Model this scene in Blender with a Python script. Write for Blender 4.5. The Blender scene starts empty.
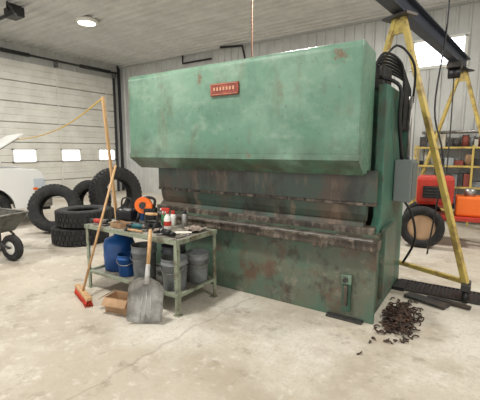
import bpy, bmesh, math, random
from mathutils import Vector, Matrix, Euler
random.seed(7)
D=bpy.data
scene=bpy.context.scene
try:
    scene.view_settings.view_transform='Standard'
except Exception: pass
# ------------------------------------------------------------ materials
def lin(c):
    return tuple(((x/255)/12.92 if x/255<=0.04045 else ((x/255+0.055)/1.055)**2.4) for x in c)
_m={}
def M(name,col,rough=.6,metal=0.,col2=None,scale=6.,lo=.4,hi=.65,bump=0.,stretch=(1,1,1),emit=0.,detail=6.):
    if name in _m: return _m[name]
    m=D.materials.new(name); m.use_nodes=True
    nt=m.node_tree; b=nt.nodes['Principled BSDF']
    c1=(*lin(col),1)
    b.inputs['Base Color'].default_value=c1
    b.inputs['Roughness'].default_value=rough
    b.inputs['Metallic'].default_value=metal
    if col2 or bump:
        tc=nt.nodes.new('ShaderNodeTexCoord'); mp=nt.nodes.new('ShaderNodeMapping')
        mp.inputs['Scale'].default_value=stretch
        nt.links.new(tc.outputs['Object'],mp.inputs['Vector'])
        nz=nt.nodes.new('ShaderNodeTexNoise'); nz.inputs['Scale'].default_value=scale; nz.inputs['Detail'].default_value=detail
        nz.inputs['Roughness'].default_value=.62
        nt.links.new(mp.outputs[0],nz.inputs['Vector'])
        if col2:
            r=nt.nodes.new('ShaderNodeValToRGB')
            r.color_ramp.elements[0].position=lo; r.color_ramp.elements[0].color=c1
            r.color_ramp.elements[1].position=hi; r.color_ramp.elements[1].color=(*lin(col2),1)
            nt.links.new(nz.outputs[0],r.inputs[0]); nt.links.new(r.outputs[0],b.inputs['Base Color'])
        if bump:
            bp=nt.nodes.new('ShaderNodeBump'); bp.inputs['Strength'].default_value=bump; bp.inputs['Distance'].default_value=.01
            nt.links.new(nz.outputs[0],bp.inputs['Height']); nt.links.new(bp.outputs[0],b.inputs['Normal'])
    if emit:
        b.inputs['Emission Color'].default_value=c1; b.inputs['Emission Strength'].default_value=emit
    _m[name]=m; return m

def layered(name,base,layers,rough=.5,metal=0.,bump=.1,cracks=0,rough2=None):
    """layers: (colour, scale, stretch, lo, hi, strength[, (z_from,z_to)]) noise-masked coats over base; z range confines the coat to a height band"""
    m=D.materials.new(name); m.use_nodes=True; nt=m.node_tree; b=nt.nodes['Principled BSDF']
    b.inputs['Roughness'].default_value=rough; b.inputs['Metallic'].default_value=metal
    tc=nt.nodes.new('ShaderNodeTexCoord')
    sep=nt.nodes.new('ShaderNodeSeparateXYZ'); nt.links.new(tc.outputs['Object'],sep.inputs[0])
    rgb=nt.nodes.new('ShaderNodeRGB'); rgb.outputs[0].default_value=(*lin(base),1)
    cur=rgb.outputs[0]; last=None
    def over(fac,col):
        nonlocal cur
        mx=nt.nodes.new('ShaderNodeMix'); mx.data_type='RGBA'
        nt.links.new(fac,mx.inputs[0]); nt.links.new(cur,mx.inputs[6])
        mx.inputs[7].default_value=(*lin(col),1); cur=mx.outputs[2]
    for i,L in enumerate(layers):
        col,sc,st,lo,hi,amt=L[:6]
        mp=nt.nodes.new('ShaderNodeMapping'); mp.inputs['Scale'].default_value=st
        mp.inputs['Location'].default_value=(3.7*i,1.3*i,5.1*i)
        nt.links.new(tc.outputs['Object'],mp.inputs['Vector'])
        nz=nt.nodes.new('ShaderNodeTexNoise'); nz.inputs['Scale'].default_value=sc; nz.inputs['Detail'].default_value=9; nz.inputs['Roughness'].default_value=.65
        nt.links.new(mp.outputs[0],nz.inputs['Vector'])
        mr=nt.nodes.new('ShaderNodeMapRange'); mr.inputs['From Min'].default_value=lo; mr.inputs['From Max'].default_value=hi
        mr.inputs['To Max'].default_value=amt
        nt.links.new(nz.outputs[0],mr.inputs['Value'])
        fac=mr.outputs[0]
        if len(L)>6:
            zr=nt.nodes.new('ShaderNodeMapRange'); zr.inputs['From Min'].default_value=L[6][0]; zr.inputs['From Max'].default_value=L[6][1]
            nt.links.new(sep.outputs[2],zr.inputs['Value'])
            mu=nt.nodes.new('ShaderNodeMath'); mu.operation='MULTIPLY'
            nt.links.new(fac,mu.inputs[0]); nt.links.new(zr.outputs[0],mu.inputs[1]); fac=mu.outputs[0]
        over(fac,col); last=nz
    if cracks:
        nz=nt.nodes.new('ShaderNodeTexNoise'); nz.inputs['Scale'].default_value=2.2; nz.inputs['Detail'].default_value=8
        nt.links.new(tc.outputs['Object'],nz.inputs['Vector'])
        ad=nt.nodes.new('ShaderNodeVectorMath'); ad.operation='MULTIPLY_ADD'; ad.inputs[1].default_value=(.35,.35,0)
        nt.links.new(nz.outputs[1],ad.inputs[0]); nt.links.new(tc.outputs['Object'],ad.inputs[2])
        vo=nt.nodes.new('ShaderNodeTexVoronoi'); vo.feature='DISTANCE_TO_EDGE'; vo.inputs['Scale'].default_value=cracks
        nt.links.new(ad.outputs[0],vo.inputs['Vector'])
        mr=nt.nodes.new('ShaderNodeMapRange'); mr.inputs['From Min'].default_value=.0; mr.inputs['From Max'].default_value=.004
        mr.inputs['To Min'].default_value=.32; mr.inputs['To Max'].default_value=0
        nt.links.new(vo.outputs[0],mr.inputs['Value']); over(mr.outputs[0],(112,100,86))
    nt.links.new(cur,b.inputs['Base Color'])
    if rough2 is not None:
        rr=nt.nodes.new('ShaderNodeMapRange'); rr.inputs['From Min'].default_value=.4; rr.inputs['From Max'].default_value=.65
        rr.inputs['To Min'].default_value=rough; rr.inputs['To Max'].default_value=rough2
        nt.links.new(last.outputs[0],rr.inputs['Value']); nt.links.new(rr.outputs[0],b.inputs['Roughness'])
    if bump:
        bp=nt.nodes.new('ShaderNodeBump'); bp.inputs['Strength'].default_value=bump; bp.inputs['Distance'].default_value=.01
        nt.links.new(last.outputs[0],bp.inputs['Height']); nt.links.new(bp.outputs[0],b.inputs['Normal'])
    return m

green=layered('worn_green_paint',(88,128,106),[
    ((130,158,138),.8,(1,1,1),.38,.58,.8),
    ((74,110,90),1.5,(1,1,1),.48,.62,.65),
    ((146,164,146),3.0,(1,1,1.6),.53,.66,.45),
    ((100,94,74),3.0,(1.6,1.6,.6),.54,.66,.5),
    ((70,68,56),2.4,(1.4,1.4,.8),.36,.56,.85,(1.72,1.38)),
    ((116,80,60),2.6,(1,1,1),.62,.66,.75),
    ((74,68,56),22,(1,1,1),.62,.70,.5)],rough=.32,bump=.06,rough2=.48)
green_lo=layered('grimy_green_paint',(84,114,96),[
    ((102,96,82),1.1,(1,1,1),.40,.57,.7),
    ((70,102,86),2.0,(1,1,1),.44,.56,.7),
    ((98,72,58),3.0,(1,1,.9),.52,.62,.75),
    ((58,52,47),5,(1,1,.8),.56,.65,.7),
    ((136,130,116),8,(1,1,1),.57,.66,.55),
    ((62,54,48),2.5,(1.3,1.3,.7),.40,.60,.7,(.45,.8))],rough=.42,bump=.12)
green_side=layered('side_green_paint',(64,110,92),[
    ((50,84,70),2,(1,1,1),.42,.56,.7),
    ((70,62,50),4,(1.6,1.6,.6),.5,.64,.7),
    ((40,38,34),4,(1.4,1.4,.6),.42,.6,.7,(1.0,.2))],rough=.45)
rust=layered('rusty_steel',(84,74,64),[
    ((46,42,38),3,(2,1,.8),.42,.6,.9),
    ((146,134,120),6,(2,1,.8),.5,.64,.7)],rough=.45,metal=.15,bump=.2)
ram_m=layered('dark_green_ram',(66,82,72),[
    ((92,74,62),1.8,(1,1,.7),.44,.58,.85),
    ((42,38,35),2.6,(1.2,1,.5),.46,.60,.85),
    ((126,108,92),5,(1.5,1,.45),.54,.64,.6),
    ((30,28,27),2,(1,1,1),.3,.5,.75,(1.30,1.42))],rough=.4,bump=.12)  # last coat: near-black, growing towards the top edge of the ram
concrete=layered('concrete_floor',(196,187,171),[
    ((178,167,150),.35,(1,1,1),.40,.58,.9),
    ((212,206,194),.8,(1,1,1),.46,.62,.85),
    ((164,151,132),1.9,(1,1,1),.5,.66,.65),
    ((132,119,103),5,(1,1,1),.58,.68,.55),
    ((220,214,204),9,(1,1,1),.56,.68,.5),
    ((168,159,144),45,(1,1,1),.5,.66,.55)],rough=.66,bump=.1,cracks=.2)
wallm=M('wall_steel',(200,201,197),.45,.05,(188,188,184),1.5,.4,.6)
ceilm=M('ceiling_steel',(206,205,200),.45,.05,(194,193,188),1.5,.4,.6)
doorm=M('door_panel_white',(218,216,208),.5,0,(206,203,194),2,.4,.6)
trimm=M('trim_dark',(50,52,54),.5)
black=M('black_rubber',(30,30,31),.75,0,(54,52,50),12,.45,.7,.2)
blackp=M('black_plastic',(22,22,24),.45)
steel=M('bare_steel',(158,156,152),.35,.6,(108,104,100),10,.4,.65)
darksteel=M('dark_steel',(62,62,62),.5,.4,(90,78,68),9,.5,.7)
yellow=M('yellow_paint',(196,172,92),.5,0,(146,122,72),7,.48,.64)
beamm=M('beam_blue_grey',(48,56,70),.5,.2,(66,66,76),5,.45,.7)
red=M('red_paint',(186,54,38),.45,0,(150,44,34),7,.5,.7)
orange=M('orange_plastic',(240,112,28),.4)
white=M('white_paint',(236,236,233),.3)
whitep=M('white_plastic',(228,226,218),.5)
benchm=layered('bench_frame_paint',(142,150,130),[((98,84,66),8,(1,1,1),.48,.62,.8),((60,56,50),14,(1,1,1),.55,.66,.7)],rough=.6)
benchtop=layered('bench_top_steel',(134,128,116),[((72,66,60),5,(1,1,1),.42,.58,.8),((186,180,168),9,(1,1,1),.5,.64,.8)],rough=.5)
wood=M('handle_wood',(204,166,120),.6,0,(172,132,90),6,.4,.65,0,(8,8,1))
card=M('cardboard',(180,146,112),.85,0,(156,124,92),4,.4,.6)
blue=M('blue_plastic',(28,88,158),.4,0,(20,66,122),4,.4,.6)
bucketm=M('grey_plastic',(134,138,140),.5,0,(98,100,100),6,.45,.65)
bucketd=M('dark_bucket',(78,82,86),.5)
redb=M('red_bristle',(216,76,50),.8,0,(170,50,34),30,.4,.6)
alu=M('aluminium',(206,205,202),.5,0.08,(160,158,154),7,.42,.62)
chipm=M('rusty_chips',(84,60,48),.5,.3,(48,40,36),20,.4,.6)
glow=M('daylight_pane',(240,246,255),.5,emit=5)
lampm=M('lamp_lens',(255,244,222),.5,emit=14)
glass=M('dark_glass',(30,36,42),.1)
cordm=M('yellow_cord',(212,176,80),.6)
paper=M('paper_white',(226,220,208),.8)
rag=M('rag_cloth',(172,156,144),.95,0,(126,112,102),8,.4,.6)
namem=M('nameplate_red',(158,74,56),.5,0,(120,58,46),20,.4,.55)
tan=M('tan_letters',(196,146,116),.5)
# ------------------------------------------------------------ builder
class B:
    def __init__(s,name): s.name=name; s.bm=bmesh.new(); s.mats=[]; s.X=Matrix.Identity(4)
    def mi(s,m):
        if m not in s.mats: s.mats.append(m)
        return s.mats.index(m)
    def put(s,t,mat,Mx=None,smooth=False,bev=0,seg=2):
        if bev: bmesh.ops.bevel(t,geom=t.edges[:],offset=bev,segments=seg,profile=.6,affect='EDGES')
        i=s.mi(mat)
        for f in t.faces:
            f.material_index=i
            f.smooth = smooth and len(f.verts)<=4
        if Mx is not None: t.transform(Mx)
        t.transform(s.X)
        me=D.meshes.new('t'); t.to_mesh(me); t.free(); s.bm.from_mesh(me); D.meshes.remove(me)
    def box(s,c,sz,mat,rot=(0,0,0),bev=0):
        t=bmesh.new(); bmesh.ops.create_cube(t,size=1)
        t.transform(Matrix.Diagonal((*sz,1)))
        s.put(t,mat,Matrix.Translation(c)@Euler(rot).to_matrix().to_4x4(),bev=bev)
    def cyl(s,p1,p2,r,mat,r2=None,seg=20,bev=0):
        p1=Vector(p1);p2=Vector(p2);d=p2-p1
        t=bmesh.new(); bmesh.ops.create_cone(t,cap_ends=True,segments=seg,radius1=r,radius2=r if r2 is None else r2,depth=d.length)
        s.put(t,mat,Matrix.Translation((p1+p2)/2)@d.to_track_quat('Z','Y').to_matrix().to_4x4(),smooth=True)
    def bar(s,p1,p2,w,h,mat,up=(0,0,1)):
        p1=Vector(p1);p2=Vector(p2);z=(p2-p1).normalized(); u=Vector(up)
        if abs(z.dot(u))>.98: u=Vector((1,0,0))
        x=u.cross(z).normalized(); y=z.cross(x)
        R=Matrix((x,y,z)).transposed().to_4x4()
        t=bmesh.new(); bmesh.ops.create_cube(t,size=1); t.transform(Matrix.Diagonal((w,h,(p2-p1).length,1)))
        s.put(t,mat,Matrix.Translation((p1+p2)/2)@R,bev=min(w,h)*.12)
    def tube(s,pts,r,mat,seg=8,sub=6):
        P=[Vector(p) for p in pts]
        if len(P)>2 and sub>1:
            Q=[]
            for i in range(len(P)-1):
                a=P[max(i-1,0)];b=P[i];c=P[i+1];d=P[min(i+2,len(P)-1)]
                for k in range(sub):
                    u=k/sub
                    Q.append(.5*((2*b)+(c-a)*u+(2*a-5*b+4*c-d)*u*u+(3*b-a-3*c+d)*u**3))
            Q.append(P[-1]); P=Q
        t=bmesh.new(); rings=[]; n=None
        for i,p in enumerate(P):
            d=(P[min(i+1,len(P)-1)]-P[max(i-1,0)]).normalized()
            if n is None:
                n=d.orthogonal().normalized()
            else:
                n=(n-d*n.dot(d)).normalized()
            b=d.cross(n)
            rings.append([t.verts.new(p+r*(math.cos(2*math.pi*k/seg)*n+math.sin(2*math.pi*k/seg)*b)) for k in range(seg)])
        for a,b in zip(rings,rings[1:]):
            for k in range(seg):
                t.faces.new((a[k],a[(k+1)%seg],b[(k+1)%seg],b[k]))
        t.faces.new(rings[0][::-1]); t.faces.new(rings[-1])
        s.put(t,mat,smooth=True)
    def lathe(s,prof,mat,Mx=None,seg=36,closed=False):
        t=bmesh.new(); R=[]
        for r,z in prof:
            if r<1e-5: R.append([t.verts.new((0,0,z))])
            else: R.append([t.verts.new((r*math.cos(2*math.pi*k/seg),r*math.sin(2*math.pi*k/seg),z)) for k in range(seg)])
        pr=list(zip(R,R[1:]))+([(R[-1],R[0])] if closed else [])
        for a,b in pr:
            for k in range(seg):
                j=(k+1)%seg
                if len(a)==1 and len(b)==1: continue
                if len(a)==1: t.faces.new((a[0],b[j],b[k]))
                elif len(b)==1: t.faces.new((a[k],a[j],b[0]))
                else: t.faces.new((a[k],a[j],b[j],b[k]))
        bmesh.ops.recalc_face_normals(t,faces=t.faces[:])
        s.put(t,mat,Mx,smooth=True)
    def prism(s,poly,axis,lo,hi,mat,bev=0,Mx=None):
        t=bmesh.new()
        f={'X':lambda p,q:(q,p[0],p[1]),'Y':lambda p,q:(p[0],q,p[1]),'Z':lambda p,q:(p[0],p[1],q)}[axis]
        a=[t.verts.new(f(p,lo)) for p in poly]; b=[t.verts.new(f(p,hi)) for p in poly]
        n=len(poly)
        t.faces.new(a); t.faces.new(b[::-1])
        for i in range(n): t.faces.new((a[i],b[i],b[(i+1)%n],a[(i+1)%n]))
        bmesh.ops.recalc_face_normals(t,faces=t.faces[:])
        s.put(t,mat,Mx,bev=bev)
    def strip(s,a,b,mat,smooth=False):
        t=bmesh.new(); A=[t.verts.new(p) for p in a]; C=[t.verts.new(p) for p in b]
        for i in range(len(a)-1): t.faces.new((A[i],A[i+1],C[i+1],C[i]))
        s.put(t,mat,smooth=smooth)
    def done(s,origin=None):
        bb=[v.co for v in s.bm.verts]
        lo=Vector([min(v[i] for v in bb) for i in range(3)]); hi=Vector([max(v[i] for v in bb) for i in range(3)])
        o=Vector(((lo.x+hi.x)/2,(lo.y+hi.y)/2,lo.z)) if origin is None else Vector(origin)
        s.bm.transform(Matrix.Translation(-o))
        me=D.meshes.new(s.name); s.bm.to_mesh(me); s.bm.free()
        for m in s.mats: me.materials.append(m)
        ob=D.objects.new(s.name,me); ob.location=o; scene.collection.objects.link(ob)
        return ob
def place(loc,rz=0,rx=0,ry=0): return Matrix.Translation(loc)@Euler((rx,ry,rz)).to_matrix().to_4x4()
# ------------------------------------------------------------ room
XL,XR,YF,YB,H=-12.,6.,-5.,9.6,4.78
b=B('floor'); b.box(((XL+XR)/2,(YF+YB)/2,-.1),(XR-XL+.6,YB-YF+.6,.2),concrete); b.done()
def ribprof(L0,L1,pitch=.25,h=.03):
    out=[]; x=L0
    while x<L1:
        for dx,dh in ((0,0),(.02,h),(.055,h),(.075,0)): 
            if x+dx<=L1: out.append((x+dx,dh))
        x+=pitch
    out.append((L1,0)); return out
p=ribprof(XL,XR)
b=B('wall_back'); b.strip([(x,YB-h,0) for x,h in p],[(x,YB-h,H) for x,h in p],wallm); b.box(((XL+XR)/2,YB+.1,H/2),(XR-XL,.18,H),wallm); b.done()
p=ribprof(YF,YB)
b=B('wall_left'); b.strip([(XL+h,y,0) for y,h in p],[(XL+h,y,H) for y,h in p],wallm); b.box((XL-.1,(YF+YB)/2,H/2),(.18,YB-YF,H),wallm); b.done()
b=B('wall_right'); b.strip([(XR-h,y,0) for y,h in p],[(XR-h,y,H) for y,h in p],wallm); b.box((XR+.1,(YF+YB)/2,H/2),(.18,YB-YF,H),wallm); b.done()
p=ribprof(YF,YB,.25,.045)
b=B('ceiling'); b.strip([(XL,y,H-h) for y,h in p],[(XR,y,H-h) for y,h in p],ceilm); b.box(((XL+XR)/2,(YF+YB)/2,H+.1),(XR-XL,YB-YF,.18),ceilm); b.done()
b=B('trim_1'); b.box((XL+.06,YB-.06,H/2),(.08,.08,H),trimm); b.done()
b=B('trim_2'); b.box(((XL+XR)/2,YB-.05,H-.07),(XR-XL,.05,.06),M('trim_light',(170,170,166),.5)); b.done()
# garage door
b=B('door_1')
y0,y1=-1.5,9.2; xs=XL+.09
sec=.61
prof=[]
z=0
while z<4.2:
    prof+=[(-.02,z+.002),(.03,z+.02),(.03,z+.19),(.016,z+.20),(.016,z+.215),(.03,z+.225),(.03,z+.39),(.016,z+.40),(.016,z+.415),(.03,z+.425),(.03,z+sec-.02),(-.02,z+sec-.002)]
    z+=sec
b.strip([(xs+d,y0,zz) for d,zz in prof],[(xs+d,y1,zz) for d,zz in prof],doorm)
b.box((xs-.03,(y0+y1)/2,2.13),(.03,y1-y0,4.26),trimm)
for yy in (y0-.04,y1+.04): b.box((xs+.04,yy,2.13),(.1,.06,4.26),trimm)
for yy in [y0+.9+i*1.9 for i in range(6)]:
    b.box((xs+.04,yy,2.13),(.015,.05,4.2),doorm)
b.done()
for i,yy in enumerate((8.78,7.34,5.81,4.35)):
    b=B('window_%d'%(i+1)); zc=1.42
    b.box((xs+.035,yy,zc),(.03,.64,.36),glow)
    for dz in (-.19,.19): b.box((xs+.045,yy,zc+dz),(.05,.72,.04),whitep)
    for dy in (-.34,.34): b.box((xs+.045,yy+dy,zc),(.05,.04,.42),whitep)
    b.done()
b=B('garage_door_torsion_shaft')
b.cyl((XL+.25,y0,4.45),(XL+.25,9.3,4.45),.035,trimm)
for c in (2.,5.5,8.4): b.cyl((XL+.25,c-.6,4.45),(XL+.25,c+.6,4.45),.06,blackp)
for c in (y0,1.2,3.8,7.,9.25): b.box((XL+.155,c,4.38),(.24,.03,.24),steel)
b.done()
b=B('garage_door_opener')
b.bar((-11.6,4.3,4.56),(-8.6,4.3,4.56),.05,.06,blackp)
b.box((-8.75,4.3,4.55),(.4,.25,.2),blackp,bev=.02)
for xx in (-8.75,-10.4): b.box((xx,4.3,4.655),(.04,.3,.155),blackp)
b.tube([(-8.6,4.25,4.5),(-8.3,4.1,4.35),(-8.2,3.9,4.55)],.02,blackp)
b.done()
# upper window in back wall
def wallwin(n,x0,x1,z0,z1):
    b=B(n); b.box(((x0+x1)/2,YB-.03,(z0+z1)/2),(x1-x0,.03,z1-z0),glow)
    for zz in (z0,z1): b.box(((x0+x1)/2,YB-.05,zz),(x1-x0+.1,.07,.06),whitep)
    for xx in (x0,x1): b.box((xx,YB-.05,(z0+z1)/2),(.06,.07,z1-z0),whitep)
    b.done()
wallwin('window_5',-1.55,-.5,3.45,4.05)
# lamps
for x,y in ((-8.3,5.76),(-8.3,.5),(-3,1.2),(-3,6.0),(2.5,1.2),(2.5,6)):
    b=B('ceiling_lamp')
    b.lathe([(0,.02),(.2,.02),(.25,-.02),(.25,-.06),(.2,-.09)],whitep,place((x,y,H-.04)))
    b.lathe([(0,-.1),(.15,-.098),(.2,-.085)],lampm,place((x,y,H-.04)))
    b.done()
    l=D.lights.new('ceiling_lamp_light','AREA'); l.shape='DISK'; l.size=.5; l.energy=155; l.color=(1,.98,.94)
    o=D.objects.new('ceiling_lamp_light',l); o.location=(x,y,H-.17); scene.collection.objects.link(o)
# floor grate
b=B('floor_drain_grate')
b.box((1.2,4.56,.006),(3.9,.34,.008),blackp)
for i in range(98): b.box((-.72+i*.04,4.56,.014),(.014,.32,.012),darksteel)
for yy in (4.39,4.73): b.box((1.2,yy,.012),(3.9,.02,.02),darksteel)
b.done()
# ------------------------------------------------------------ press brake
b=B('press_brake')
x0,x1=-3.78,-.89
# ram housing (front cover)
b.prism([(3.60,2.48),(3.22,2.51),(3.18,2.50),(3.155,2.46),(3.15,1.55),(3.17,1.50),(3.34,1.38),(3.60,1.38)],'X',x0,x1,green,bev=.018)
# lip along the bottom of the cover
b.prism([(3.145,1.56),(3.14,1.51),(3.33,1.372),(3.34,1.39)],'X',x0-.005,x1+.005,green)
# end frames
for xa,xb in ((-3.66,-3.58),(-.86,-.78)):
    b.prism([(3.45,0),(4.75,0),(4.75,2.1),(4.6,2.2),(3.6,2.2),(3.6,1.40),(3.62,1.3),(3.62,.95),(3.45,.8)],'X',xa,xb,green_side,bev=.01)
# rear top frame
b.box((-2.2,4.2,1.75),(2.8,.9,.8),green_side,bev=.02)
# oil tank and cylinders at back
b.box((-2.2,4.45,2.25),(1.4,.4,.25),green_side,bev=.02)
for xx in (-3.2,-1.2):
    b.cyl((xx,3.9,2.1),(xx,3.9,2.44),.12,green_side)
# ram + tooling
b.box((-2.2,3.5,1.26),(2.78,.10,.30),ram_m)
b.box((-2.2,3.48,1.10),(2.8,.06,.04),rust,bev=.006)
b.prism([(3.45,1.08),(3.53,1.08),(3.52,1.0),(3.495,.93),(3.485,.93),(3.46,1.0)],'X',-3.55,-.88,ram_m)
for i in range(14): b.cyl((-3.5+i*.2,3.452,1.10),(-3.5+i*.2,3.44,1.10),.012,darksteel,seg=6)
# bed
b.box((-2.2,3.55,.45),(2.86,.36,.74),green_lo)
b.box((-2.2,3.35,.4),(2.92,.04,.8),green_lo,bev=.006)
b.box((-2.2,3.29,.76),(2.98,.16,.09),rust,bev=.012)
b.box((-2.2,3.21,.80),(2.98,.04,.02),rust,bev=.006)
b.box((-2.2,3.215,.815),(2.9,.03,.012),steel)
b.box((-2.2,3.49,.84),(2.80,.16,.08),rust,bev=.008)
b.prism([(3.44,.88),(3.54,.88),(3.53,.92),(3.5,.925),(3.49,.905),(3.48,.925),(3.45,.92)],'X',-3.55,-.9,ram_m)
b.box((-2.2,3.9,1.1),(2.8,.04,.7),ram_m)
# chipped bites and stop block on the rail
for xx,zz,s in ((-1.22,.70,.05),(-1.28,.69,.04),(-1.17,.69,.035),(-1.9,.71,.03)): b.box((xx,3.208,zz+.02),(s,.02,s*.9),ram_m,rot=(0,.5,0),bev=.006)
# latch lever
b.box((-.99,3.315,.26),(.085,.04,.36),green_side,bev=.01)
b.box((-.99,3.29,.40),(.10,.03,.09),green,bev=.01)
b.cyl((-.99,3.30,.40),(-.99,3.24,.40),.022,darksteel)
b.cyl((-.99,3.30,.16),(-.99,3.26,.16),.018,darksteel)
b.box((-.99,3.28,.24),(.03,.02,.2),rust)
# feet
for xx in (-3.45,-1.0): b.box((xx,3.33,.012),(.34,.14,.024),darksteel,bev=.005)
b.box((-.8,4.5,.02),(.3,.3,.04),blackp)
# electrical box on side
b.box((-.69,4.25,1.28),(.17,.34,.44),M('box_grey',(112,120,118),.5),bev=.012)
b.box((-.60,4.25,1.28),(.01,.28,.38),M('box_grey_lid',(96,104,102),.5),bev=.004)
b.cyl((-.68,4.25,1.5),(-.68,4.25,2.15),.02,steel)
# side ribs + lower cabinet
b.box((-.75,3.85,.5),(.05,.5,.7),green_lo,bev=.01)
b.box((-.75,4.5,1.8),(.06,.12,.7),green_side,bev=.01)
# nameplate
b.box((-2.28,3.14,2.22),(.35,.02,.125),namem,bev=.004)
for i in range(7): b.box((-2.40+i*.04,3.127,2.225),(.022,.006,.035),tan)
for zz in (2.17,2.272): b.box((-2.28,3.128,zz),(.33,.006,.004),tan)
# hoses
for i in range(7):
    o=i*.055
    b.tube([(-.95-o*.5,3.66,2.30),(-.86-o*.3,3.74+o,2.50-o*.25),(-.73,3.92+o,2.42-o*.4),(-.71,4.02+o,2.1),(-.73,4.12+o,1.8)],.013,blackp)
b.tube([(-.74,4.3,1.1),(-.62,4.35,.9),(-.58,4.4,.6),(-.7,4.5,.3)],.013,blackp)
b.tube([(-.9,3.8,2.3),(-.72,3.85,2.2),(-.72,3.9,1.9),(-.72,4.15,1.5)],.018,blackp)
b.tube([(-.95,3.9,2.4),(-.80,4.0,2.62),(-.66,4.2,2.45),(-.68,4.35,2.1)],.012,blackp)
b.box((-.95,3.95,2.3),(.2,.3,.22),darksteel,bev=.02)
b.done()
# ------------------------------------------------------------ gantry crane
b=B('gantry_crane')
A=Vector((-.97,4.9,3.2)); f1=Vector((-.06,4.46,0)); f2=2*Vector((A.x,A.y,0))-f1
dirb=Vector((.12,.99,0)).normalized()
def aframe(c,f1,f2):
    top=Vector((c.x,c.y,3.2)); d=(f1-f2).normalized()
    for f in (f1,f2):
        s=1 if f is f1 else -1
        b.bar(f+Vector((0,0,.16)),top+d*s*.04,.06,.06,yellow)
        b.box((f.x,f.y,.16),(.09,.22,.07),darksteel,bev=.008)
        for q in (-.08,.08):
            b.cyl((f.x-.03,f.y+q,.065),(f.x+.03,f.y+q,.065),.062,blackp)
    b.bar(f1+Vector((0,0,.2)),f2+Vector((0,0,.2)),.05,.05,yellow)
    b.box(top+Vector((0,0,-.03)),(.34,.2,.03),darksteel,rot=(0,0,math.atan2(d.y,d.x)))
    b.box(top+Vector((0,0,-.14)),(.18,.03,.16),yellow,rot=(0,0,math.atan2(d.y,d.x)))
aframe(A,f1,f2)
C=A+dirb*4.0; hd=(f1-f2)*.5
aframe(C,Vector((C.x,C.y,0))+hd,Vector((C.x,C.y,0))-hd)
bz=3.33
s0=A-dirb*.9; s1=C+dirb*.25
for dz,w,h in ((-.11,.15,.02),(0,.02,.22),(.11,.15,.02)):
    b.bar(Vector((s0.x,s0.y,bz+dz)),Vector((s1.x,s1.y,bz+dz)),w,h,beamm)
t=A+dirb*3.2
b.box((t.x,t.y,bz-.17),(.24,.26,.12),darksteel,bev=.01)
b.cyl((t.x-.1,t.y,bz-.32),(t.x+.1,t.y,bz-.32),.09,blackp)
b.tube([(t.x,t.y,bz-.4),(t.x+.01,t.y,2.0),(t.x,t.y,1.2)],.012,darksteel)
b.tube([(t.x,t.y,1.2),(t.x+.05,t.y,1.14),(t.x+.02,t.y,1.06),(t.x-.05,t.y,1.1)],.014,darksteel)
b.done()
# ------------------------------------------------------------ work table
TX0,TX1,TY0,TY1,TZ=-3.77,-2.35,2.46,3.06,.75
b=B('work_table')
b.box(((TX0+TX1)/2,(TY0+TY1)/2,TZ-.008),(TX1-TX0-.01,TY1-TY0-.01,.012),benchtop)
for yy in (TY0,TY1): b.box(((TX0+TX1)/2,yy,TZ-.02),(TX1-TX0+.03,.012,.045),benchm); 
for xx in (TX0,TX1): b.box((xx,(TY0+TY1)/2,TZ-.02),(.012,TY1-TY0+.03,.045),benchm)
for xx in (TX0,TX1):
    for yy in (TY0,TY1):
        sx=1 if xx==TX0 else -1; sy=1 if yy==TY0 else -1
        b.box((xx,yy+sy*.018,TZ/2-.01),(.007,.042,TZ-.02),benchm)
        b.box((xx+sx*.018,yy,TZ/2-.01),(.042,.007,TZ-.02),benchm)
        b.box((xx+sx*.02,yy+sy*.02,.004),(.07,.07,.008),benchm)
for zz in (.20,):
    for yy in (TY0+.01,TY1-.01): b.box(((TX0+TX1)/2,yy,zz),(TX1-TX0,.035,.03),benchm)
    for xx in (TX0+.01,TX1-.01): b.box((xx,(TY0+TY1)/2,zz),(.03,TY1-TY0,.03),benchm)
b.box(((TX0+TX1)/2,(TY0+TY1)/2,.19),(TX1-TX0-.04,TY1-TY0-.04,.012),benchtop)
b.done()
SZ=.197
def bucket(x,y,z,r,h,mat,rz=0,fill=None):
    b=B('bucket')
    b.lathe([(0,0),(r*.84,0),(r*.86,.01),(r*.97,h*.8),(r*1.04,h*.8),(r*1.04,h*.84),(r*.98,h*.85),(r,h*.98),(r*1.03,h*.98),(r*1.03,h),(r*.96,h),(r*.82,.012),(0,.012)],mat,place((x,y,z)))
    b.lathe([(0,h*.7),(r*.9,h*.7)],fill or darksteel,place((x,y,z)))
    pts=[]
    for i in range(13):
        a=math.pi*i/12
        pts.append(Vector((x,y,z+h*.82))+Matrix.Rotation(rz,3,'Z')@Vector((math.cos(a)*r*1.06,-math.sin(a)*r*1.09,-math.sin(a)*r*.6)))
    b.tube(pts,.004,steel,6,2)
    b.done()
bucket(-3.03,2.66,SZ,.135,.38,bucketm)
bucket(-2.56,2.64,SZ,.135,.32,bucketm,.3)
bucket(-2.49,2.92,SZ,.12,.32,bucketm,1)
bucket(-2.80,2.88,SZ,.13,.36,bucketd,.6)
bucket(-3.28,2.62,SZ,.10,.24,blue,.6,whitep)
b=B('plastic_drum')
b.lathe([(0,0),(.16,0),(.175,.02),(.18,.15),(.185,.17),(.18,.19),(.18,.3),(.16,.36),(.06,.4),(.05,.43),(0,.43)],blue,place((-3.55,2.74,SZ)))
b.done()
b=B('cardboard_box')
b.X=place((-2.93,2.27,0),.25)
for sx in (-1,1): b.box((sx*.14,0,.075),(.006,.18,.15),card); b.box((sx*.19,0,.135),(.10,.17,.005),card,rot=(0,sx*.6,0))
for sy in (-1,1): b.box((0,sy*.09,.075),(.28,.006,.15),card); 
b.box((0,-.13,.12),(.27,.08,.005),card,rot=(.8,0,0)); b.box((0,0,.006),(.28,.18,.006),card)
b.done()
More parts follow.
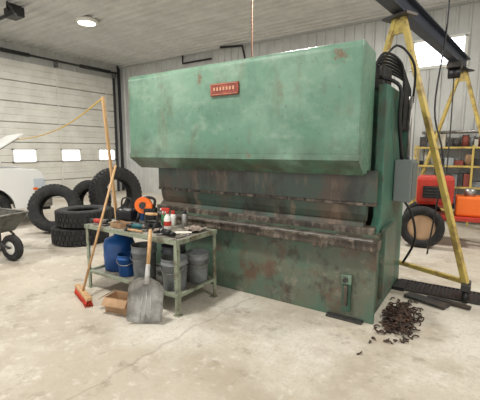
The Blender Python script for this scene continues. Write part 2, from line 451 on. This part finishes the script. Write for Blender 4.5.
# shovel
b=B('grain_scoop_shovel')
base=Vector((-2.50,2.17,.0)); top=Vector((-2.64,2.44,.99)); ax=(top-base).normalized()
xv=Vector((.83,.55,0)); xv=(xv-ax*xv.dot(ax)).normalized(); nv=xv.cross(ax).normalized()
if nv.y>0: nv=-nv
R=Matrix((xv,ax,nv)).transposed().to_4x4(); b.X=Matrix.Translation(base)@R
t=bmesh.new(); G=[]
nu,nvv=10,12
for j in range(nvv+1):
    v=j/nvv; y=.01+v*.42
    w=.165 if v<.75 else .165*(1-((v-.75)/.25)**2*.62)
    row=[]
    for i in range(nu+1):
        u=i/nu*2-1
        z=.06*(u**4)*(0.4+.6*v)+ (.05*((v-.8)/.2)**2 if v>.8 else 0)
        row.append(t.verts.new((u*w,y+(.02*u*u if j==0 else 0),z)))
    G.append(row)
for j in range(nvv):
    for i in range(nu): t.faces.new((G[j][i],G[j][i+1],G[j+1][i+1],G[j+1][i]))
bmesh.ops.solidify(t,geom=t.faces[:],thickness=.004)
b.put(t,alu,smooth=True)
for u in (-.05,0,.05): b.cyl((u,.05,.004),(u*.7,.36,.006),.004,alu,seg=6)
b.cyl((0,.37,.03),(0,.55,.03),.026,alu,r2=.02)
b.cyl((0,.5,.03),(0,.88,.03),.018,wood)
L=(top-base).length
b.tube([(0,.86,.03),(-.03,.9,.03),(-.055,.95,.03),(-.055,L,.03)],.011,blackp); b.tube([(0,.86,.03),(.03,.9,.03),(.055,.95,.03),(.055,L,.03)],.011,blackp)
b.cyl((-.06,L-.01,.03),(.06,L-.01,.03),.014,wood)
b.done()
# push broom
b=B('push_broom')
h0=Vector((-3.49,2.2,.10)); h1=Vector((-3.47,2.68,1.43))
b.cyl(h0,h1,.013,wood)
b.X=place((-3.49,2.2,0),-.35)
b.box((0,0,.085),(.50,.06,.035),wood,bev=.006)
for i in range(48):
    for j in range(4):
        x=-.24+i*.48/47; y=-.022+j*.015
        b.cyl((x,y,.07),(x+random.uniform(-.008,.008),y*1.5+random.uniform(-.006,.006),.0),.0055,redb,seg=5)
b.done()
b=B('wooden_pole'); b.bar((-3.86,3.02,.0),(-3.97,2.92,2.25),.035,.028,wood); b.done()
# ---- table clutter
def grinder(x,y,rz,col,z=TZ):
    b=B('angle_grinder'); b.X=place((x,y,z+.035),rz)
    b.cyl((-.10,0,0),(.03,0,0),.028,col); b.cyl((-.17,0,0),(-.10,0,0),.022,blackp)
    b.cyl((.03,0,0),(.08,0,.0),.03,steel,r2=.024); b.cyl((.07,0,-.03),(.07,0,.03),.026,darksteel)
    b.cyl((.07,0,-.032),(.07,0,-.028),.055,darksteel); b.lathe([(.03,-.02),(.058,-.02),(.06,-.03),(.03,-.02)],steel,place((.07,0,0)))
    b.cyl((.05,.03,0),(.05,.10,0),.013,blackp)
    b.done()
grinder(-3.02,2.62,.25,M('teal_plastic',(30,90,96),.5)); grinder(-2.62,2.58,2.9,blackp); grinder(-3.62,2.56,.1,red)
b=B('cut_off_saw'); b.X=place((-3.24,2.86,TZ),.6)
b.cyl((0,-.03,.22),(0,.03,.22),.095,orange); b.cyl((0,-.05,.22),(0,-.035,.22),.04,darksteel)
b.box((.08,0,.12),(.14,.12,.14),blackp,bev=.02); b.box((.06,0,.2),(.1,.1,.06),orange,bev=.015)
b.tube([(.12,0,.18),(.13,0,.28),(.06,0,.31),(-.0,0,.30)],.016,blackp)
b.box((0,0,.012),(.26,.16,.024),darksteel,bev=.004); b.cyl((-.08,0,.02),(-.04,0,.16),.02,darksteel)
b.done()
b=B('tool_bag'); b.X=place((-3.58,2.9,TZ),.2)
b.box((0,0,.07),(.24,.16,.14),blackp,bev=.03)
b.tube([(-.08,0,.13),(-.06,0,.26),(.06,0,.26),(.08,0,.13)],.01,blackp); b.done()
b=B('spray_bottle'); b.X=place((-2.80,2.80,TZ),.4)
b.lathe([(0,0),(.036,0),(.04,.01),(.04,.11),(.03,.14),(.014,.165),(.014,.18),(0,.18)],whitep)
b.cyl((0,0,.17),(0,0,.2),.018,red); b.box((-.02,0,.215),(.09,.028,.035),red,bev=.006); b.cyl((-.06,0,.215),(-.08,0,.215),.01,whitep)
b.box((-.04,0,.18),(.01,.016,.05),red,rot=(0,.3,0)); b.lathe([(.0405,.04),(.041,.045),(.041,.085),(.0405,.09)],red); b.done()
def can(x,y,c,cap,h=.17):
    b=B('spray_can'); b.lathe([(0,0),(.031,0),(.033,.004),(.033,h-.03),(.025,h-.015),(.022,h-.012),(0,h-.012)],c,place((x,y,TZ)))
    b.lathe([(.022,h-.014),(.022,h+.02),(.018,h+.026),(0,h+.026)],cap,place((x,y,TZ))); b.done()
can(-2.68,2.94,steel,blackp); can(-3.42,3.0,M('can_blue',(40,80,130),.4),whitep); can(-2.90,2.99,whitep,red,.14); can(-2.99,2.94,M('can_green',(60,120,80),.4),whitep,.15)
b=B('rag_pile')
t=bmesh.new(); bmesh.ops.create_grid(t,x_segments=14,y_segments=14,size=.10)
for v in t.verts: v.co.z=.012+.03*abs(math.sin(v.co.x*40+v.co.y*22))*random.uniform(.6,1)+ .03*max(0,1-v.co.length/.09)
b.put(t,rag,place((-2.50,2.90,TZ)),smooth=True); b.done()
b=B('paper_sheets')
for i in range(4): b.box((-2.56+i*.015,2.73+i*.006,TZ+.003+i*.003),(.15,.10,.001),paper,rot=(0,0,.25*i))
b.done()
b=B('cardboard_tray'); b.X=place((-3.33,2.60,TZ),-.1)
b.box((0,0,.004),(.2,.13,.006),card)
for sx in (-1,1): b.box((sx*.1,0,.025),(.005,.13,.05),card)
for sy in (-1,1): b.box((0,sy*.065,.025),(.2,.005,.05),card)
for i in range(7): b.cyl((-.07+i*.022,-.04,.012+.006*(i%3)),(-.06+i*.02,.05,.02),.008,steel,seg=8)
b.done()
b=B('wrench'); b.box((-2.41,2.60,TZ+.006),(.014,.16,.008),steel,bev=.003)
b.lathe([(.012,0),(.022,0),(.022,.01),(.012,.01)],steel,place((-2.41,2.69,TZ+.001)),20,True); b.done()
b=B('hammer'); b.cyl((-2.86,2.50,TZ+.02),(-3.08,2.49,TZ+.02),.012,wood); b.box((-3.09,2.49,TZ+.02),(.035,.05,.035),darksteel,bev=.006); b.done()
b=B('cable_coil')
for i in range(4): 
    b.tube([(-3.0+(.075-i*.004)*math.cos(a*math.pi/8),2.80+(.065-i*.004)*math.sin(a*math.pi/8),TZ+.01+i*.012) for a in range(17)],.007,blackp,6,2)
b.done()
b=B('work_glove')
for k in range(4): b.cyl((-2.85+k*.02,2.67,TZ+.012),(-2.855+k*.022,2.73-abs(k-1.5)*.006,TZ+.010),.010,rag,seg=8)
b.box((-2.82,2.645,TZ+.013),(.085,.075,.024),rag,bev=.01); b.cyl((-2.865,2.64,TZ+.012),(-2.885,2.665,TZ+.012),.011,rag,seg=8)
b.done()
# ------------------------------------------------------------ tires
def tire(name,c,R,w,Mr,rim=None):
    b=B(name); b.X=Matrix.Translation(c)@Mr
    h=w/2; ri=R*.56
    b.lathe([(ri,-h*.7),(ri*1.05,-h*.85),(R*.78,-h),(R*.93,-h*.92),(R*.975,-h*.8),(R*.975,h*.8),(R*.93,h*.92),(R*.78,h),(ri*1.05,h*.85),(ri,h*.7),(ri*1.0,h*.5),(R*.85,h*.7),(R*.9,0),(R*.85,-h*.7),(ri,-h*.5)],black,seg=48,closed=True)
    n=40
    for i in range(n):
        a=2*math.pi*i/n
        for z,o in ((-h*.58,0),(0,.5),(h*.58,0)):
            aa=a+o*2*math.pi/n
            b.box((R*.975*math.cos(aa),R*.975*math.sin(aa),z),(R*.05,R*.11,h*.48),black,rot=(0,0,aa))
    return b
I4=Matrix.Identity(4)
tire('tire',(-5.86,3.72,.15),.47,.3,I4).done()
tire('tire',(-5.80,3.76,.45),.46,.29,I4).done()
def upright(rz,lean=0): return Matrix.Rotation(rz,4,'Z')@Matrix.Rotation(math.pi/2+lean,4,'X')
tire('tire',(-6.95,3.9,.46),.47,.3,upright(.75,-.3)).done()
tire('tire',(-7.35,4.95,.46),.46,.28,upright(.35,-.2)).done()
tire('tire',(-6.95,5.35,.60),.61,.32,upright(1.5,-.08)).done()
# ------------------------------------------------------------ wheelbarrow
b=B('wheelbarrow'); b.X=place((-6.12,2.38,0),.2)
tub=M('tub_grey',(140,140,132),.6,.1,(98,92,84),6,.45,.65)
t=bmesh.new()
top=[(-.42,-.33,.68),(.42,-.36,.66),(.42,.36,.66),(-.42,.33,.68)]; bot=[(-.2,-.2,.40),(.25,-.24,.38),(.25,.24,.38),(-.2,.2,.40)]
T=[t.verts.new(v) for v in top]; Bo=[t.verts.new(v) for v in bot]
t.faces.new(Bo)
for i in range(4): t.faces.new((T[i],T[(i+1)%4],Bo[(i+1)%4],Bo[i]))
bmesh.ops.solidify(t,geom=t.faces[:],thickness=.012); b.put(t,tub)
for i in range(4): b.tube([top[i],top[(i+1)%4]],.014,tub,8,1)
for s in (-1,1):
    b.tube([(-.95,s*.3,.60),(-.5,s*.27,.42),(.2,s*.2,.37),(.55,s*.07,.2)],.018,darksteel)
    b.tube([(-.35,s*.26,.40),(-.32,s*.26,.02),(-.1,s*.24,.02),(-.1,s*.24,.38)],.016,darksteel,8,1)
b.cyl((.5,-.08,.19),(.5,.08,.19),.012,steel)
b.lathe([(.1,-.04),(.17,-.05),(.19,-.03),(.19,.03),(.17,.05),(.1,.04)],black,place((.5,0,.19),0,math.pi/2),32,True)
b.lathe([(0,.02),(.03,.03),(.1,.035),(.1,-.035),(.03,-.03),(0,-.02)],whitep,place((.5,0,.19),0,math.pi/2))
b.done()
# ------------------------------------------------------------ pickup truck
b=B('pickup_truck'); TP=Matrix.Translation((-8.85,4.45,0))@Matrix.Rotation(math.radians(-14),4,'Z'); b.X=TP
def arch(c): return [( c-.45*math.cos(math.pi*i/10),.38+.47*math.sin(math.pi*i/10)) for i in range(11)]
low=[(-4.72,.38)]+arch(-4.25)+[(-1.5,.36)]+arch(-1.0)+[(-.5,.38)]
body=[(0,.45),(.02,1.02),(-.03,1.14),(-.12,1.19),(-1.25,1.25),(-1.3,1.26),(-5.3,1.26),(-5.35,.55)]+low
for s in (-1,1): b.prism(body,'X',s*.95-(.0 if s<0 else .25),s*.95+(.25 if s<0 else 0),white)
b.box((0,-.06,.8),(1.5,.1,.5),blackp); b.box((0,-1.3,.75),(1.5,.06,.8),blackp)
b.box((0,-.7,.65),(.7,.8,.5),darksteel,bev=.05)
b.box((0,.05,.50),(1.96,.22,.26),steel,bev=.04); b.box((0,.05,.34),(1.8,.16,.08),blackp,bev=.02)
b.box((0,.02,1.06),(1.4,.06,.12),white,bev=.02)
for zz in (.70,.78,.86,.94): b.box((0,.03,zz),(1.2,.03,.025),steel)
hl=M('headlight',(200,208,214),.1)
for s in (-1,1):
    b.box((s*.78,.02,.88),(.30,.06,.24),hl,bev=.02); b.box((s*.945,-.09,.90),(.03,.2,.2),hl,bev=.01)
    b.box((s*.957,-.16,.78),(.02,.08,.05),orange)
    b.box((s*.955,-1.9,.95),(.015,.16,.03),blackp); b.box((s*1.04,-1.6,1.34),(.16,.08,.18),blackp,bev=.02)
b.X=TP@Matrix.Translation((0,-1.28,1.26))@Matrix.Rotation(math.radians(34),4,'X')
b.box((0,.6,.0),(1.6,1.22,.04),white,bev=.012); b.box((0,.6,-.03),(1.4,1.0,.02),blackp)
b.X=TP
b.box((0,-3.3,.6),(1.5,4.0,.3),blackp)
b.prism([(-1.25,1.20),(-1.95,1.80),(-2.1,1.84),(-3.2,1.84),(-3.35,1.77),(-3.5,1.20)],'X',-.8,.8,white,bev=.03)
for s in (-1,1): b.prism([(-1.55,1.27),(-2.0,1.72),(-3.15,1.72),(-3.3,1.27)],'X',s*.80-.006,s*.80+.006,glass)
b.prism([(-1.36,1.25),(-1.9,1.74),(-1.93,1.74),(-1.4,1.25)],'X',-.7,.7,glass,Mx=Matrix.Translation((0,.03,.015)))
b.box((0,-5.3,.85),(1.5,.06,.6),white)
for s in (-1,1):
    for yy in (-1.0,-4.25):
        Mx=place((s*.84,yy,.38),math.pi/2*s,math.pi/2)
        b.lathe([(.2,-.11),(.34,-.12),(.38,-.09),(.38,.09),(.34,.12),(.2,.11)],black,Mx,36,True)
        b.lathe([(0,.05),(.06,.09),(.16,.05),(.21,.1),(.21,-.1),(0,-.1)],steel,Mx)
b.cyl((-.9,-1.0,.38),(.9,-1.0,.38),.04,darksteel); b.cyl((-.9,-4.25,.38),(.9,-4.25,.38),.05,darksteel)
b.done()
b=B('extension_cord'); b.tube([(-3.99,2.94,2.24),(-5.3,3.25,1.98),(-6.8,3.6,1.85),(-8.2,3.9,1.82)],.009,cordm); b.done()
# ------------------------------------------------------------ right background
b=B('generator_trailer'); b.X=place((-.72,7.0,0),.1)
b.box((.25,.1,.48),(1.2,.6,.07),red,bev=.01)
b.box((.06,.1,.92),(.56,.5,.48),red,bev=.06); b.box((.06,-.16,.90),(.36,.03,.2),blackp); 
for i in range(4): b.box((.06,-.18,.83+i*.05),(.30,.02,.016),darksteel)
b.box((.58,.1,.68),(.4,.4,.32),orange,bev=.03); b.cyl((.58,.1,.82),(.58,.1,.96),.08,steel)
b.bar((.75,0,.48),(2.3,-.1,.42),.09,.08,red); b.bar((.75,.3,.48),(2.3,-.05,.42),.09,.08,red); b.cyl((.15,.1,1.12),(.15,.1,1.36),.03,darksteel)
for s in (-1,1):
    Mx=place((-.10,s*.40,.34),0,math.pi/2)
    b.lathe([(.21,-.08),(.3,-.09),(.34,-.06),(.34,.06),(.3,.09),(.21,.08)],black,Mx,36,True)
    b.lathe([(0,.04),(.08,.05),(.16,.02),(.22,.07),(.22,-.07),(.16,-.02),(.08,-.05),(0,-.04)],M('rim_tan',(206,170,136),.5),Mx)
b.cyl((-.10,-.40,.34),(-.10,.40,.34),.025,darksteel); b.cyl((1.6,-.05,.0),(1.6,-.05,.5),.025,steel)
b.done()
b=B('storage_rack')
rx0,rx1,ry0,ry1=-1.3,1.6,9.1,9.5
grey=M('rack_grey',(150,156,158),.5)
for xx in (rx0,-.2,rx1):
    for yy in (ry0,ry1): b.box((xx,yy,.85),(.04,.04,1.7),yellow)
for zz in (.3,.8,1.25,1.65):
    b.box(((rx0+rx1)/2,(ry0+ry1)/2,zz),(rx1-rx0,ry1-ry0,.03),grey)
    for yy in (ry0,ry1): b.box(((rx0+rx1)/2,yy,zz),(rx1-rx0,.03,.04),yellow)
cols=[M('dull_red',(130,62,50),.6),M('dull_blue',(70,86,104),.6),card,bucketm,M('cream_box',(186,180,164),.7),darksteel,grey,darksteel,bucketd]
for zz in (.315,.815,1.265,1.665):
    x=rx0+.06
    while x<rx1-.15:
        w=random.uniform(.07,.2); h=random.uniform(.08,.30)
        if random.random()<.6: b.box((x+w/2,9.3,zz+h/2),(w*.92,.3,h),random.choice(cols),bev=.008)
        else: b.cyl((x+w/2,9.28,zz),(x+w/2,9.28,zz+h),w*.42,random.choice(cols))
        x+=w
for i in range(4): b.cyl((rx0+.1,9.16+i*.08,1.98),(rx1-.1,9.18+i*.08,2.0),.03,[steel,darksteel,yellow,steel][i])
for xx in (rx0+.2,rx1-.2): b.box((xx,9.3,1.81),(.04,.36,.34),darksteel)
b.done()
b=B('steel_drum')
b.lathe([(0,0),(.28,0),(.29,.02),(.28,.28),(.295,.3),(.28,.32),(.28,.56),(.295,.58),(.28,.6),(.29,.86),(.27,.87),(.27,.85),(0,.85)],M('drum_blue_grey',(84,104,122),.5),place((1.0,8.1,0))); b.done()
b=B('steel_offcut'); b.bar((-.6,4.24,.02),(-.2,4.10,.02),.14,.03,darksteel); b.done()
b=B('steel_offcut'); b.bar((-.40,4.29,.02),(.0,4.20,.02),.06,.03,darksteel); b.done()
b=B('metal_chip_pile')
for i in range(620):
    r=abs(random.gauss(0,.11)); a=random.uniform(0,2*math.pi); cx=-.55+r*math.cos(a)*.8; cy=3.55+r*math.sin(a)*2.0
    if cx<-.72: cx=-1.44-cx
    z=max(.008,.09-r*.35)*random.uniform(.1,1)
    L=random.uniform(.03,.07); a2=random.uniform(0,6.28); u=Vector((math.cos(a2),math.sin(a2),random.uniform(-.3,.3)))*L
    c=Vector((cx,cy,z+.008)); n=Vector((-u.y,u.x,0)).normalized()*L*.5
    b.tube([c-u*.5,c+n*.6+Vector((0,0,.006)),c+u*.5],.007,chipm,4,3)
b.done()
b=B('hanging_cable'); b.tube([(-3.72,6.0,H-.03),(-3.72,6.0,3.4),(-3.70,6.0,2.2),(-3.66,6.0,.3),(-3.5,5.9,.02)],.014,M('brown_cable',(110,78,60),.6)); b.done()
b=B('hanging_cable'); b.tube([(-.6,6.2,H-.03),(-.58,6.2,3.4),(-.66,6.15,2.2),(-.5,6.1,1.4),(-.62,6.1,.02)],.012,blackp); b.done()
b=B('wall_conduit')
b.tube([(-8.6,YB-.1,4.7),(-8.6,YB-.1,4.45),(-7.4,YB-.1,4.45)],.03,blackp,8,1)
b.tube([(-7.0,YB-.15,4.72),(-6.1,YB-.3,4.6),(-6.1,YB-.12,4.2),(-6.4,YB-.1,3.9)],.035,blackp,8,1)
b.box((-6.4,YB-.1,3.85),(.2,.12,.25),steel,bev=.01)
b.done()
# ------------------------------------------------------------ world + camera
w=D.worlds.new('world'); scene.world=w; w.use_nodes=True
w.node_tree.nodes['Background'].inputs[0].default_value=(1.0,.99,.98,1); w.node_tree.nodes['Background'].inputs[1].default_value=1.45
cam=D.cameras.new('camera'); co=D.objects.new('camera',cam); scene.collection.objects.link(co)
co.location=(0,0,1.6); co.rotation_euler=(math.radians(82.2),0,math.radians(33.6))
cam.sensor_width=36; cam.lens=27.4; cam.clip_start=.05
scene.camera=co
